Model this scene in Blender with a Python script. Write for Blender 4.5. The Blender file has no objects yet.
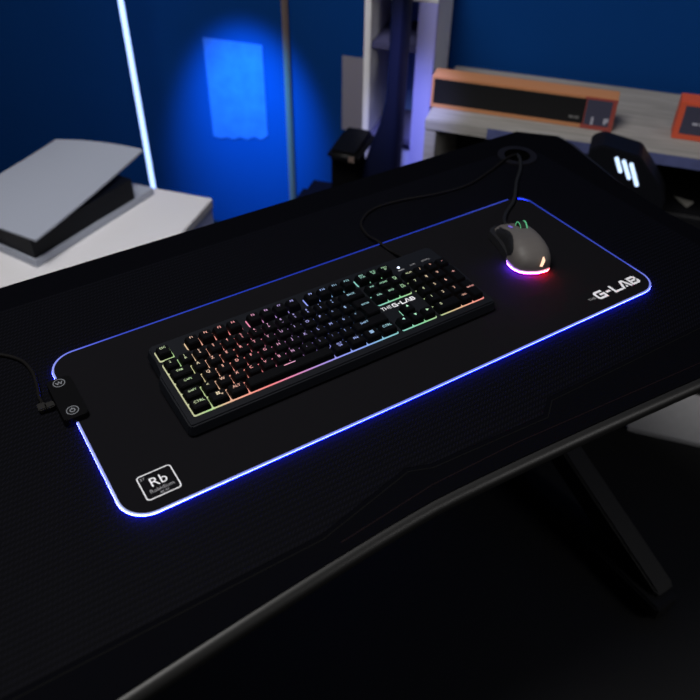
import bpy, bmesh, math
from mathutils import Vector, Matrix

scene = bpy.context.scene
COL = scene.collection
PI = math.pi
DZ = 0.75                      # height of the desk top above the floor

# ------------------------------------------------------------------ helpers
def link(o, parent=None):
    COL.objects.link(o)
    if parent is not None:
        o.parent = parent
    return o

def obj(name, bm, mat=None, parent=None, smooth=None):
    me = bpy.data.meshes.new(name)
    bm.normal_update()
    bm.to_mesh(me); bm.free()
    if mat is not None:
        me.materials.append(mat)
    if smooth is not None:
        shade(me, smooth)
    return link(bpy.data.objects.new(name, me), parent)

def shade(me, angle):
    me.polygons.foreach_set('use_smooth', [True] * len(me.polygons))
    try:
        me.set_sharp_from_angle(angle=math.radians(angle))
    except Exception:
        pass

def empty(name, loc=(0, 0, 0), rotz=0.0, rotx=0.0):
    o = bpy.data.objects.new(name, None)
    o.empty_display_size = 0.02
    o.location = loc
    o.rotation_euler = (rotx, 0, rotz)
    return link(o)

def tag(o, label, cat, group=None, kind=None):
    o['label'] = label; o['category'] = cat
    if group: o['group'] = group
    if kind: o['kind'] = kind
    return o

def struct(o):
    o['kind'] = 'structure'
    return o

def add_poly_prism(bm, pts, z0, z1, inset=0.0, bevel=0.0, seg=2, bevel_bottom=False):
    """upright prism on a counter-clockwise outline; the top may be inset"""
    n = len(pts)
    top = offset_poly(pts, inset) if inset else pts
    lo = [bm.verts.new((x, y, z0)) for x, y in pts]
    hi = [bm.verts.new((x, y, z1)) for x, y in top]
    faces = [bm.faces.new(list(reversed(lo))), bm.faces.new(hi)]
    for i in range(n):
        j = (i + 1) % n
        faces.append(bm.faces.new((lo[i], lo[j], hi[j], hi[i])))
    if bevel:
        edges = set()
        for i in range(n):
            for e in hi[i].link_edges:
                edges.add(e)
        if bevel_bottom:
            for i in range(n):
                for e in lo[i].link_edges:
                    edges.add(e)
        bmesh.ops.bevel(bm, geom=list(edges), offset=bevel, segments=seg, affect='EDGES', clamp_overlap=True)
    return faces

def offset_poly(pts, d):
    n = len(pts); out = []
    for i in range(n):
        p0, p1, p2 = Vector(pts[i - 1]), Vector(pts[i]), Vector(pts[(i + 1) % n])
        a = (p1 - p0).normalized(); b = (p2 - p1).normalized()
        na = Vector((-a.y, a.x)); nb = Vector((-b.y, b.x))
        m = (na + nb)
        m = m / max(0.2, m.dot(na))
        q = p1 + m * d
        out.append((q.x, q.y))
    return out

def rrect(x0, y0, x1, y1, r, seg=6):
    pts = []
    for cx, cy, a0 in ((x1 - r, y0 + r, -90), (x1 - r, y1 - r, 0), (x0 + r, y1 - r, 90), (x0 + r, y0 + r, 180)):
        for k in range(seg + 1):
            a = math.radians(a0 + 90 * k / seg)
            pts.append((cx + r * math.cos(a), cy + r * math.sin(a)))
    return pts

def add_box(bm, x0, y0, z0, x1, y1, z1, bevel=0.0, seg=2):
    b = bmesh.new()
    bmesh.ops.create_cube(b, size=1.0)
    for v in b.verts:
        v.co = Vector(((x0 + x1) / 2 + v.co.x * (x1 - x0), (y0 + y1) / 2 + v.co.y * (y1 - y0), (z0 + z1) / 2 + v.co.z * (z1 - z0)))
    if bevel:
        bmesh.ops.bevel(b, geom=list(b.edges), offset=bevel, segments=seg, affect='EDGES', clamp_overlap=True)
    join(bm, b)
    return bm

def join(bm, other, mat=None):
    me = bpy.data.meshes.new('tmp')
    if mat is not None:
        bmesh.ops.transform(other, matrix=mat, verts=other.verts)
    other.to_mesh(me); other.free()
    bm.from_mesh(me)
    bpy.data.meshes.remove(me)

def smooth_path(pts, sub=8, closed=False):
    P = [Vector(p) for p in pts]; out = []
    n = len(P)
    for i in range(n - 1 if not closed else n):
        p1, p2 = P[i], P[(i + 1) % n]
        p0 = P[i - 1] if (i > 0 or closed) else p1 * 2 - p2
        p3 = P[(i + 2) % n] if (i + 2 < n or closed) else p2 * 2 - p1
        for k in range(sub):
            t = k / sub
            out.append(0.5 * ((2 * p1) + (p2 - p0) * t + (2 * p0 - 5 * p1 + 4 * p2 - p3) * t * t + (3 * p1 - p0 - 3 * p2 + p3) * t ** 3))
    if not closed:
        out.append(P[-1])
    return out

def add_tube(bm, pts, r, seg=10, closed=False, flat=1.0, taper=None):
    P = [Vector(p) for p in pts]; n = len(P)
    rings = []
    for i, p in enumerate(P):
        if closed:
            t = P[(i + 1) % n] - P[i - 1]
        else:
            t = P[min(i + 1, n - 1)] - P[max(i - 1, 0)]
        t.normalize()
        up = Vector((0, 0, 1))
        if abs(t.dot(up)) > 0.95:
            up = Vector((0, 1, 0))
        s = t.cross(up).normalized(); u = s.cross(t).normalized()
        rr = r * (taper(i / (n - 1)) if taper else 1.0)
        rings.append([bm.verts.new(p + s * (rr * math.cos(2 * PI * k / seg)) + u * (rr * flat * math.sin(2 * PI * k / seg))) for k in range(seg)])
    m = n if closed else n - 1
    for i in range(m):
        A, B = rings[i], rings[(i + 1) % n]
        for k in range(seg):
            l = (k + 1) % seg
            bm.faces.new((A[k], A[l], B[l], B[k]))
    if not closed:
        bm.faces.new(list(reversed(rings[0]))); bm.faces.new(rings[-1])
    bmesh.ops.recalc_face_normals(bm, faces=bm.faces)
    return bm

def add_ring(bm, cx, cy, z, r0, r1, seg=28, h=0.0, rx=1.0):
    """flat or raised annulus / disc (r0 = 0)"""
    outer = [bm.verts.new((cx + rx * r1 * math.cos(2 * PI * k / seg), cy + r1 * math.sin(2 * PI * k / seg), z + h)) for k in range(seg)]
    if r0 > 0:
        inner = [bm.verts.new((cx + rx * r0 * math.cos(2 * PI * k / seg), cy + r0 * math.sin(2 * PI * k / seg), z + h)) for k in range(seg)]
        for k in range(seg):
            l = (k + 1) % seg
            bm.faces.new((outer[k], outer[l], inner[l], inner[k]))
    else:
        bm.faces.new(outer)
    if h:
        low = [bm.verts.new((v.co.x, v.co.y, z)) for v in outer]
        for k in range(seg):
            l = (k + 1) % seg
            bm.faces.new((low[k], low[l], outer[l], outer[k]))
    return bm

def add_flat(bm, pts, z):
    return bm.faces.new([bm.verts.new((x, y, z)) for x, y in pts])

def stroke(bm, pts, w, z):
    """flat polyline of width w with mitred joins"""
    P = [Vector(p) for p in pts]; n = len(P); L = []; R = []
    for i in range(n):
        if i == 0: d = (P[1] - P[0]).normalized(); m = Vector((-d.y, d.x)); k = 1
        elif i == n - 1: d = (P[-1] - P[-2]).normalized(); m = Vector((-d.y, d.x)); k = 1
        else:
            a = (P[i] - P[i - 1]).normalized(); b = (P[i + 1] - P[i]).normalized()
            na = Vector((-a.y, a.x)); m = (na + Vector((-b.y, b.x))).normalized(); k = 1 / max(.3, m.dot(na))
        L.append(bm.verts.new((*(P[i] + m * w / 2 * k), z))); R.append(bm.verts.new((*(P[i] - m * w / 2 * k), z)))
    for i in range(n - 1):
        bm.faces.new((R[i], R[i + 1], L[i + 1], L[i]))

_text = {}
def text_mesh(s, size, align='CENTER', spacing=1.0, line=1.0):
    key = (s, size, align, spacing, line)
    if key in _text:
        return _text[key]
    cu = bpy.data.curves.new('t', 'FONT')
    cu.body = s; cu.size = size; cu.align_x = align; cu.align_y = 'CENTER'
    cu.space_character = spacing; cu.space_line = line; cu.resolution_u = 3
    o = bpy.data.objects.new('t', cu); COL.objects.link(o)
    dg = bpy.context.evaluated_depsgraph_get()
    me = bpy.data.meshes.new_from_object(o.evaluated_get(dg))
    bpy.data.objects.remove(o); bpy.data.curves.remove(cu)
    me.name = 'lettering'
    me.materials.clear()
    _text[key] = me
    return me

def add_text(bm, s, size, x, y, z, rot=0.0, spacing=1.0, align='CENTER', sx=1.0):
    b = bmesh.new(); b.from_mesh(text_mesh(s, size, align, spacing))
    join(bm, b, Matrix.Translation((x, y, z)) @ Matrix.Rotation(rot, 4, 'Z') @ Matrix.Diagonal((sx, 1, 1, 1)))

# ------------------------------------------------------------------ materials
def srgb(r, g, b):
    f = lambda c: (c / 255 / 12.92) if c <= 10 else ((c / 255 + 0.055) / 1.055) ** 2.4
    return (f(r), f(g), f(b), 1)

def mat(name, col, rough=0.5, spec=0.5, metal=0.0, noise=None, bump=None, coat=0.0):
    m = bpy.data.materials.new(name); m.use_nodes = True
    nt = m.node_tree; b = nt.nodes['Principled BSDF']
    b.inputs['Base Color'].default_value = (*col[:3], 1)
    b.inputs['Roughness'].default_value = rough
    b.inputs['Specular IOR Level'].default_value = spec
    b.inputs['Metallic'].default_value = metal
    b.inputs['Coat Weight'].default_value = coat
    if noise or bump:
        tc = nt.nodes.new('ShaderNodeTexCoord')
        if noise:
            sc, amt = noise
            n = nt.nodes.new('ShaderNodeTexNoise'); n.inputs['Scale'].default_value = sc; n.inputs['Detail'].default_value = 5
            nt.links.new(tc.outputs['Object'], n.inputs['Vector'])
            mx = nt.nodes.new('ShaderNodeMix'); mx.data_type = 'RGBA'
            mx.inputs[6].default_value = tuple(c * (1 - amt) for c in col[:3]) + (1,)
            mx.inputs[7].default_value = tuple(min(1, c * (1 + amt)) for c in col[:3]) + (1,)
            nt.links.new(n.outputs['Fac'], mx.inputs[0]); nt.links.new(mx.outputs[2], b.inputs['Base Color'])
        if bump:
            sc, st = bump
            n = nt.nodes.new('ShaderNodeTexNoise'); n.inputs['Scale'].default_value = sc
            nt.links.new(tc.outputs['Object'], n.inputs['Vector'])
            bp = nt.nodes.new('ShaderNodeBump'); bp.inputs['Strength'].default_value = st; bp.inputs['Distance'].default_value = 0.002
            nt.links.new(n.outputs['Fac'], bp.inputs['Height']); nt.links.new(bp.outputs['Normal'], b.inputs['Normal'])
    return m

def emit(name, col, strength):
    m = bpy.data.materials.new(name); m.use_nodes = True
    nt = m.node_tree; nt.nodes.clear()
    e = nt.nodes.new('ShaderNodeEmission'); o = nt.nodes.new('ShaderNodeOutputMaterial')
    e.inputs['Color'].default_value = (*col[:3], 1); e.inputs['Strength'].default_value = strength
    nt.links.new(e.outputs[0], o.inputs[0])
    return m

def ramp_node(nt, stops, interp='LINEAR'):
    r = nt.nodes.new('ShaderNodeValToRGB'); r.color_ramp.interpolation = interp
    el = r.color_ramp.elements
    while len(el) > 1: el.remove(el[-1])
    el[0].position = stops[0][0]; el[0].color = (*stops[0][1][:3], 1)
    for p, c in stops[1:]:
        e = el.new(p); e.color = (*c[:3], 1)
    return r

def coord_x(nt, lo, hi, axis='X', skew=None):
    tc = nt.nodes.new('ShaderNodeNewGeometry'); sp = nt.nodes.new('ShaderNodeSeparateXYZ')
    nt.links.new(tc.outputs['Position'], sp.inputs[0])
    mr = nt.nodes.new('ShaderNodeMapRange')
    mr.inputs['From Min'].default_value = lo; mr.inputs['From Max'].default_value = hi
    nt.links.new(sp.outputs[axis], mr.inputs['Value'])
    return mr.outputs[0]

# colours along the keyboard, left to right
RAIN = [(0.00, (.50, .48, .20)), (0.05, (.30, .62, .12)), (0.10, (.75, .38, .16)), (0.17, (.95, .18, .08)), (0.23, (.95, .07, .07)),
        (0.30, (.75, .06, .28)), (0.38, (.32, .10, .62)), (0.46, (.10, .14, .85)), (0.54, (.06, .22, .85)), (0.61, (.06, .42, .62)),
        (0.68, (.05, .50, .38)), (0.76, (.08, .55, .15)), (0.82, (.30, .46, .10)), (0.88, (.60, .32, .07)), (0.94, (.85, .16, .06)), (1.0, (.90, .09, .06))]

def rainbow(name, strength, white):
    m = bpy.data.materials.new(name); m.use_nodes = True
    nt = m.node_tree; nt.nodes.clear()
    e = nt.nodes.new('ShaderNodeEmission'); o = nt.nodes.new('ShaderNodeOutputMaterial')
    r = ramp_node(nt, RAIN)
    nt.links.new(coord_x(nt, -0.288, 0.150), r.inputs[0])
    mx = nt.nodes.new('ShaderNodeMix'); mx.data_type = 'RGBA'; mx.inputs[0].default_value = white
    mx.inputs[7].default_value = (.6, .6, .6, 1)
    nt.links.new(r.outputs[0], mx.inputs[6]); nt.links.new(mx.outputs[2], e.inputs['Color'])
    e.inputs['Strength'].default_value = strength
    nt.links.new(e.outputs[0], o.inputs[0])
    return m

M = {}
M['desk'] = mat('desk_black', (.0013, .0014, .0024), .8, .02, bump=(900, .08))
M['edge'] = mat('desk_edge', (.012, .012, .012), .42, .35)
M['metal'] = mat('dark_metal', (.010, .010, .011), .5, .4)
M['plastic'] = mat('black_plastic', (.003, .003, .0035), .5, .15)
M['plastic_soft'] = mat('soft_black_plastic', (.0025, .0025, .003), .8, .04)
M['cable'] = mat('cable_rubber', (.0042, .0038, .0038), .65, .08)
M['mat'] = mat('mat_cloth', (.0052, .0050, .0062), .95, .04, noise=(2500, .25), bump=(3000, .15))
M['print'] = mat('white_print', (.80, .80, .84), .7, .1)
M['print_dim'] = mat('grey_print', (.34, .34, .35), .7, .1)
M['icon'] = emit('icon_white', (.55, .57, .62), .36)
M['kbody'] = mat('keyboard_shell', (.0052, .0060, .0085), .6, .10, bump=(1500, .05))
M['key'] = mat('keycap', (.0016, .0017, .0024), .6, .06)
M['glow'] = rainbow('key_backlight', 1.2, .30)
M['legend'] = rainbow('key_legend', 1.6, .42)
M['mouse'] = mat('mouse_shell', (.088, .080, .076), .55, .3)
M['mouse_dark'] = mat('mouse_grip', (.007, .007, .008), .6, .3, bump=(700, .3))
M['white'] = mat('white_laminate', (.80, .79, .82), .5, .2, noise=(3, .03))
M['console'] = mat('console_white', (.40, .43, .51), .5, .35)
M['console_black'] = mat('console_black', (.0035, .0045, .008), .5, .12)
M['wall'] = mat('wall_blue_light', (.0028, .044, .20), .9, .05, noise=(2.5, .15))  # plain wall, the blue light on it put into the base colour
M['floor'] = mat('dark_floor', (.0075, .0075, .008), .6, .3, noise=(4, .3))
M['navy'] = mat('navy_leather', (.0025, .004, .018), .6, .15)
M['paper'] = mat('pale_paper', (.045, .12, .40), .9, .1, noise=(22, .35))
M['lit_wall_grey'] = mat('white_lit_wall', (.25, .23, .27), .9, .1)  # tone of plain wall in white light
M['carton'] = mat('pale_carton', (.34, .33, .30), .9, .1)
M['rug'] = mat('grey_rug', (.42, .42, .44), .95, .1, noise=(60, .1))
M['beam'] = mat('desk_leg', (.010, .010, .011), .55, .3)
M['red'] = mat('orange_red_card', (.62, .095, .045), .6, .3)
M['tan'] = mat('tan_card', (.50, .22, .10), .6, .3)
M['slate'] = mat('slate_card', (.05, .05, .085), .6, .3)
M['black_card'] = mat('black_card', (.006, .006, .007), .6, .3)
M['trim'] = mat('grey_trim', (.17, .125, .11), .7, .1)
M['tube'] = emit('tube_white', (.34, .50, 1.0), 2.6)
M['bars'] = emit('bars_white', (.55, .72, 1.0), 1.6)
M['led'] = emit('led_white', (.7, .78, 1.0), 2.2)
M['rgbwheel'] = emit('wheel_green', (.14, .62, .30), .85)
M['dash'] = emit('dash_violet', (.22, .16, .75), .8)
M['flame'] = emit('logo_warm', (1.0, .62, .42), 1.5)

def wood(name):
    m = bpy.data.materials.new(name); m.use_nodes = True
    nt = m.node_tree; b = nt.nodes['Principled BSDF']
    b.inputs['Roughness'].default_value = .8; b.inputs['Specular IOR Level'].default_value = .2
    tc = nt.nodes.new('ShaderNodeTexCoord'); mp = nt.nodes.new('ShaderNodeMapping'); mp.inputs['Scale'].default_value = (3, 30, 30)
    n = nt.nodes.new('ShaderNodeTexNoise'); n.inputs['Scale'].default_value = 3; n.inputs['Detail'].default_value = 6
    nt.links.new(tc.outputs['Object'], mp.inputs[0]); nt.links.new(mp.outputs[0], n.inputs['Vector'])
    r = ramp_node(nt, [(.3, (.25, .24, .225)), (.55, (.32, .305, .29)), (.75, (.39, .37, .35))])
    nt.links.new(n.outputs['Fac'], r.inputs[0]); nt.links.new(r.outputs[0], b.inputs['Base Color'])
    return m
M['wood'] = wood('weathered_grey_wood')

def carbon(name):
    m = bpy.data.materials.new(name); m.use_nodes = True
    nt = m.node_tree; b = nt.nodes['Principled BSDF']
    b.inputs['Roughness'].default_value = .7; b.inputs['Specular IOR Level'].default_value = .04
    tc = nt.nodes.new('ShaderNodeTexCoord')
    def wave(direction, scale, rot):
        mp = nt.nodes.new('ShaderNodeMapping'); mp.inputs['Rotation'].default_value = (0, 0, rot)
        w = nt.nodes.new('ShaderNodeTexWave'); w.bands_direction = direction; w.inputs['Scale'].default_value = scale
        nt.links.new(tc.outputs['Object'], mp.inputs[0]); nt.links.new(mp.outputs[0], w.inputs['Vector'])
        return w.outputs['Fac']
    a = wave('Y', 44, math.radians(0)); c = wave('X', 90, math.radians(45))
    mu = nt.nodes.new('ShaderNodeMath'); mu.operation = 'MULTIPLY'
    nt.links.new(a, mu.inputs[0]); nt.links.new(c, mu.inputs[1])
    r = ramp_node(nt, [(0, (.0008, .0009, .0016)), (1, (.0034, .0034, .0060))])
    nt.links.new(mu.outputs[0], r.inputs[0]); nt.links.new(r.outputs[0], b.inputs['Base Color'])
    bp = nt.nodes.new('ShaderNodeBump'); bp.inputs['Strength'].default_value = .15; bp.inputs['Distance'].default_value = .0006
    nt.links.new(mu.outputs[0], bp.inputs['Height']); nt.links.new(bp.outputs[0], b.inputs['Normal'])
    return m
M['carbon'] = carbon('carbon_weave')

def strip_material():
    """edge light: a pale core on top of a deep blue sleeve, brighter towards the near edge and the control box"""
    m = bpy.data.materials.new('edge_light'); m.use_nodes = True
    nt = m.node_tree; nt.nodes.clear()
    e = nt.nodes.new('ShaderNodeEmission'); o = nt.nodes.new('ShaderNodeOutputMaterial')
    g = nt.nodes.new('ShaderNodeNewGeometry')
    sn = nt.nodes.new('ShaderNodeSeparateXYZ'); nt.links.new(g.outputs['Normal'], sn.inputs[0])
    top = nt.nodes.new('ShaderNodeMapRange'); top.inputs['From Min'].default_value = .10; top.inputs['From Max'].default_value = .5
    nt.links.new(sn.outputs['Z'], top.inputs['Value'])
    sy = coord_x(nt, -.15, .15, 'Y')
    ry = ramp_node(nt, [(0, (.36, .36, .36)), (.1, (.32, .32, .32)), (.22, (.15, .15, .15)), (.6, (.10, .10, .10)), (1, (.07, .07, .07))])
    nt.links.new(sy, ry.inputs[0])
    sx = coord_x(nt, -.4, .4, 'X')
    rx = ramp_node(nt, [(0, (.42, .42, .42)), (.03, (.30, .30, .30)), (.12, (.10, .10, .10)), (.45, (0, 0, 0)), (.75, (.03, .03, .03)), (.92, (.10, .10, .10)), (1, (.05, .05, .05))])
    nt.links.new(sx, rx.inputs[0])
    ad = nt.nodes.new('ShaderNodeMath'); ad.operation = 'ADD'
    nt.links.new(ry.outputs[0], ad.inputs[0]); nt.links.new(rx.outputs[0], ad.inputs[1])
    core = ramp_node(nt, [(0, (.014, .03, .34)), (.12, (.022, .05, .48)), (.30, (.12, .16, .85)), (.6, (.40, .46, 1.0)), (1, (.68, .78, 1.0))])
    nt.links.new(ad.outputs[0], core.inputs[0])
    mul = nt.nodes.new('ShaderNodeMix'); mul.data_type = 'RGBA'; mul.inputs[6].default_value = (.002, .008, 1.0, 1)
    nt.links.new(top.outputs[0], mul.inputs[0]); nt.links.new(core.outputs[0], mul.inputs[7])
    side = nt.nodes.new('ShaderNodeMath'); side.operation = 'MULTIPLY'; side.inputs[1].default_value = 110.0
    nt.links.new(ad.outputs[0], side.inputs[0])
    st = nt.nodes.new('ShaderNodeMix'); st.data_type = 'FLOAT'; st.inputs[3].default_value = 1.0
    nt.links.new(top.outputs[0], st.inputs[0]); nt.links.new(side.outputs[0], st.inputs[2])
    nt.links.new(mul.outputs[2], e.inputs['Color']); nt.links.new(st.outputs[0], e.inputs['Strength'])
    nt.links.new(e.outputs[0], o.inputs[0])
    return m
M['strip'] = strip_material()

def mouse_strip_material():
    m = bpy.data.materials.new('mouse_light'); m.use_nodes = True
    nt = m.node_tree; nt.nodes.clear()
    e = nt.nodes.new('ShaderNodeEmission'); o = nt.nodes.new('ShaderNodeOutputMaterial')
    g = nt.nodes.new('ShaderNodeNewGeometry'); sn = nt.nodes.new('ShaderNodeSeparateXYZ'); nt.links.new(g.outputs['Normal'], sn.inputs[0])
    top = nt.nodes.new('ShaderNodeMapRange'); top.inputs['From Min'].default_value = -.15; top.inputs['From Max'].default_value = .15
    nt.links.new(sn.outputs['Z'], top.inputs['Value'])
    tcx = nt.nodes.new('ShaderNodeTexCoord'); spx = nt.nodes.new('ShaderNodeSeparateXYZ'); nt.links.new(tcx.outputs['Object'], spx.inputs[0])
    mr = nt.nodes.new('ShaderNodeMapRange'); mr.inputs['From Min'].default_value = -.033; mr.inputs['From Max'].default_value = .030
    nt.links.new(spx.outputs['X'], mr.inputs['Value'])
    rc = ramp_node(nt, [(0, (.42, .20, 1.0)), (.25, (.95, .45, 1.0)), (.5, (1.0, .52, .85)), (.75, (1.0, .35, .42)), (1, (1.0, .22, .2))])
    rs = ramp_node(nt, [(0, (.12, .02, .95)), (.3, (.45, .01, .65)), (.5, (.75, .01, .25)), (.68, (1.0, .005, .03)), (1, (1.0, .01, .01))])
    nt.links.new(mr.outputs[0], rc.inputs[0]); nt.links.new(mr.outputs[0], rs.inputs[0])
    mx = nt.nodes.new('ShaderNodeMix'); mx.data_type = 'RGBA'
    nt.links.new(top.outputs[0], mx.inputs[0]); nt.links.new(rs.outputs[0], mx.inputs[6]); nt.links.new(rc.outputs[0], mx.inputs[7])
    st = nt.nodes.new('ShaderNodeMix'); st.data_type = 'FLOAT'; st.inputs[2].default_value = 260.0; st.inputs[3].default_value = 1.25
    nt.links.new(top.outputs[0], st.inputs[0])
    nt.links.new(mx.outputs[2], e.inputs['Color']); nt.links.new(st.outputs[0], e.inputs['Strength'])
    nt.links.new(e.outputs[0], o.inputs[0])
    return m
M['mouse_strip'] = mouse_strip_material()

# ------------------------------------------------------------------ room frame
TH = math.radians(-50)           # the room stands turned to the desk
E1 = Vector((math.cos(TH), math.sin(TH), 0)); E2 = Vector((-math.sin(TH), math.cos(TH), 0))
def room(a, b, z=0.0):
    return E1 * a + E2 * b + Vector((0, 0, z))

def room_empty(name, a, b, z=0.0, rot=0.0):
    return empty(name, room(a, b, z), TH + rot)

# ------------------------------------------------------------------ setting
bm = bmesh.new(); add_box(bm, -3.2, -2.6, -0.05, 2.8, 1.25, 0)
fl = struct(obj('floor', bm, M['floor'])); fl.rotation_euler.z = TH
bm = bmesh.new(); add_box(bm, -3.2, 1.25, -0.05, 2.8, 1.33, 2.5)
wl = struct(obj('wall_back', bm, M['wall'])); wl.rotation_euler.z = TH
bm = bmesh.new(); add_box(bm, -0.622, 1.232, 0, -0.605, 1.25, 2.5, .005)
tr = struct(obj('trim_1', bm, M['trim'])); tr.rotation_euler.z = TH

# ------------------------------------------------------------------ desk
def front_y(x):
    d = abs(x + .11)
    return -.2895 - (.105 if x < -.11 else .078) * d ** 1.35

desk = tag(empty('gaming_desk', (-.08, 0, 0)), 'large black gaming desk with carbon weave top and curved front edge', 'desk')
OFF = Vector((.08, 0, 0))
def dsk(name, bm, m, smooth=None, parent=None):
    """children of the desk are built in world coordinates, then moved to its own frame"""
    bmesh.ops.translate(bm, vec=OFF, verts=bm.verts)
    return obj(name, bm, m, parent or desk, smooth)

XL, XR = -.78, .62
front = [(XL + .05 + (XR - XL - .10) * k / 40) for k in range(41)]
outline = [(XL, front_y(XL + .05) + .05)] + [(x, front_y(x)) for x in front] + [(XR, front_y(XR - .05) + .05), (.585, -.20), (.572, -.02), (.585, .10), (XR, .25), (XR, .29), (.566, .345), (XL + .054, .345), (XL, .29)]
bm = bmesh.new(); add_poly_prism(bm, outline, DZ - .022, DZ, bevel=.004, seg=3)
dsk('desktop', bm, M['desk'], 40)
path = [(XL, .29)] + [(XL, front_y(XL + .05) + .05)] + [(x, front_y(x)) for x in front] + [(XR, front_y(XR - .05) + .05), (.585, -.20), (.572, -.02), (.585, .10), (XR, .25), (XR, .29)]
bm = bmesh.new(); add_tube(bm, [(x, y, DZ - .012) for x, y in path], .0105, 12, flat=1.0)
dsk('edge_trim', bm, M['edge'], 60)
panel = [(-.70, -.285), (-.60, -.285), (-.56, -.264), (-.238, -.264), (-.112, -.237), (-.085, -.247), (.077, -.257), (.101, -.238), (.46, -.242), (.50, -.215), (.54, -.21), (.54, .25), (.50, .285), (-.66, .285), (-.70, .25)]
bm = bmesh.new(); add_poly_prism(bm, panel, DZ - .0005, DZ + .0004)
dsk('carbon_panel', bm, M['carbon'])
bm = bmesh.new(); stroke(bm, [(-.60, -.2905), (-.565, -.2700), (-.238, -.2700), (-.112, -.2430), (-.085, -.253), (.079, -.263), (.103, -.2445), (.45, -.248)], .0014, DZ + .0003)
gl = dsk('groove_line', bm, mat('groove', (.001, .001, .001), .8, .1))
bm = bmesh.new(); stroke(bm, [(-.225, -.283), (-.10, -.272), (.02, -.274), (.25, -.290), (.45, -.303)], .0011, DZ + .0003)
dsk('accent_line', bm, mat('accent', (.007, .0035, .0042), .7, .05))
# cable grommet near the far right corner
bm = bmesh.new(); add_ring(bm, .495, .262, DZ + .0004, .024, .036, 36, .0025); 
g = dsk('cable_grommet', bm, mat('grommet', (.006, .0055, .0065), .5, .15), 30)
bm = bmesh.new(); add_ring(bm, .495, .262, DZ + .0010, 0, .0242, 32)
dsk('grommet_hole', bm, mat('hole', (.0008, .0008, .0008), .9, 0), None)
# legs
for x in (-.69, .505):
    leg = empty('leg_frame'); leg.parent = desk; leg.location = (x + .08, 0, 0)
    def part(name, bm, m=M['beam']):
        return obj(name, bm, m, leg, 40)
    bm = bmesh.new(); add_box(bm, -.03, -.33, .012, .03, .30, .05, .004); part('foot_bar', bm)
    for y in (-.24, .27):
        bm = bmesh.new(); add_ring(bm, 0, y, 0, 0, .022, 20, .012); part('leveling_foot', bm, M['plastic'])
    bm = bmesh.new(); add_box(bm, -.024, -.030, 0, .024, .030, .30, .004)
    bmesh.ops.transform(bm, matrix=Matrix.Translation((.012, -.30, .035)) @ Matrix.Rotation(math.radians(-66), 4, 'X') @ Matrix.Diagonal((1, 1, 1.9, 1)), verts=bm.verts)
    part('slanted_brace', bm)
    bm = bmesh.new(); add_box(bm, -.035, .20, .04, .035, .27, DZ - .05, .004); part('column', bm)
    bm = bmesh.new(); add_box(bm, -.03, -.24, DZ - .05, .03, .28, DZ - .0225, .003); part('top_rail', bm)

# ------------------------------------------------------------------ desk mat
ZM = DZ + .0004
dm = tag(empty('desk_mat', (0, 0, ZM)), 'long black desk mat with glowing blue edge under the keyboard and mouse', 'desk mat')
bm = bmesh.new(); 
def fy(x, y):
    # the cloth's near edge bows out a little towards the right
    return y + (.0028 * max(0.0, min(1.0, (-.05 - x) / .30)) if y < -.10 else 0.0)
add_poly_prism(bm, [(x, fy(x, y)) for x, y in [(.4 - .032 - .736 * k / 20, -.1525) for k in range(20, 0, -1)] + rrect(-.4, -.1525, .4, .1465, .032, 10)], 0, .0036, bevel=.0008, seg=2)
obj('cloth_pad', bm, M['mat'], dm, 40)
def arc(cx, cy, r, a0, a1, n=10):
    return [(cx + r * math.cos(math.radians(a0 + (a1 - a0) * k / n)), cy + r * math.sin(math.radians(a0 + (a1 - a0) * k / n))) for k in range(n + 1)]
def lin(p, q, n):
    return [(p[0] + (q[0] - p[0]) * k / n, p[1] + (q[1] - p[1]) * k / n) for k in range(n + 1)]
W2, D2, DF, RR = .4005, .1470, .1530, .0325
s1 = [(-W2, .098)] + arc(-W2 + RR, D2 - RR, RR, 180, 90) + lin((-W2 + RR, D2), (.372, D2), 20)[1:]
s2 = [(.391, .1425)] + [(W2 - .004, .136)] + lin((W2, .126), (W2, -DF + RR), 12) + arc(W2 - RR, -DF + RR, RR, 0, -90)[1:] + lin((W2 - RR, -DF), (-W2 + RR, -DF), 40)[1:] + arc(-W2 + RR, -DF + RR, RR, 270, 180)[1:] + lin((-W2, -DF + RR), (-W2, .022), 8)[1:]
for s in (s1, s2):
    bm = bmesh.new(); add_tube(bm, [(x, fy(x, y), .0026) for x, y in s], .0016, 12)
    obj('light_strip', bm, M['strip'], dm, 60)
# control box on the left edge
bm = bmesh.new(); add_poly_prism(bm, rrect(-.4150, .019, -.3840, .098, .006), .0, .0115, inset=.0012, bevel=.0015)
cb = obj('control_box', bm, M['plastic_soft'], dm, 40)
for y, ic in ((.0870, 'light'), (.0330, 'power')):
    bm = bmesh.new(); add_ring(bm, -.4005, y, .0113, 0, .0080, 24, .0006); b = obj('button', bm, M['plastic'], cb, 30)
    bm = bmesh.new(); add_ring(bm, -.4005, y, .0121, .0064, .0073, 28)
    if ic == 'power':
        add_ring(bm, -.4005, y, .0121, .0022, .0034, 20); stroke(bm, [(-.4005, y + .001), (-.4005, y + .0046)], .0009, .0122)
    else:
        stroke(bm, [(-.4045, y + .002), (-.4025, y - .0022), (-.4005, y + .002), (-.3985, y - .0022), (-.3965, y + .002)], .0011, .0121)
    obj('icon', bm, M['icon'], b)
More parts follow.
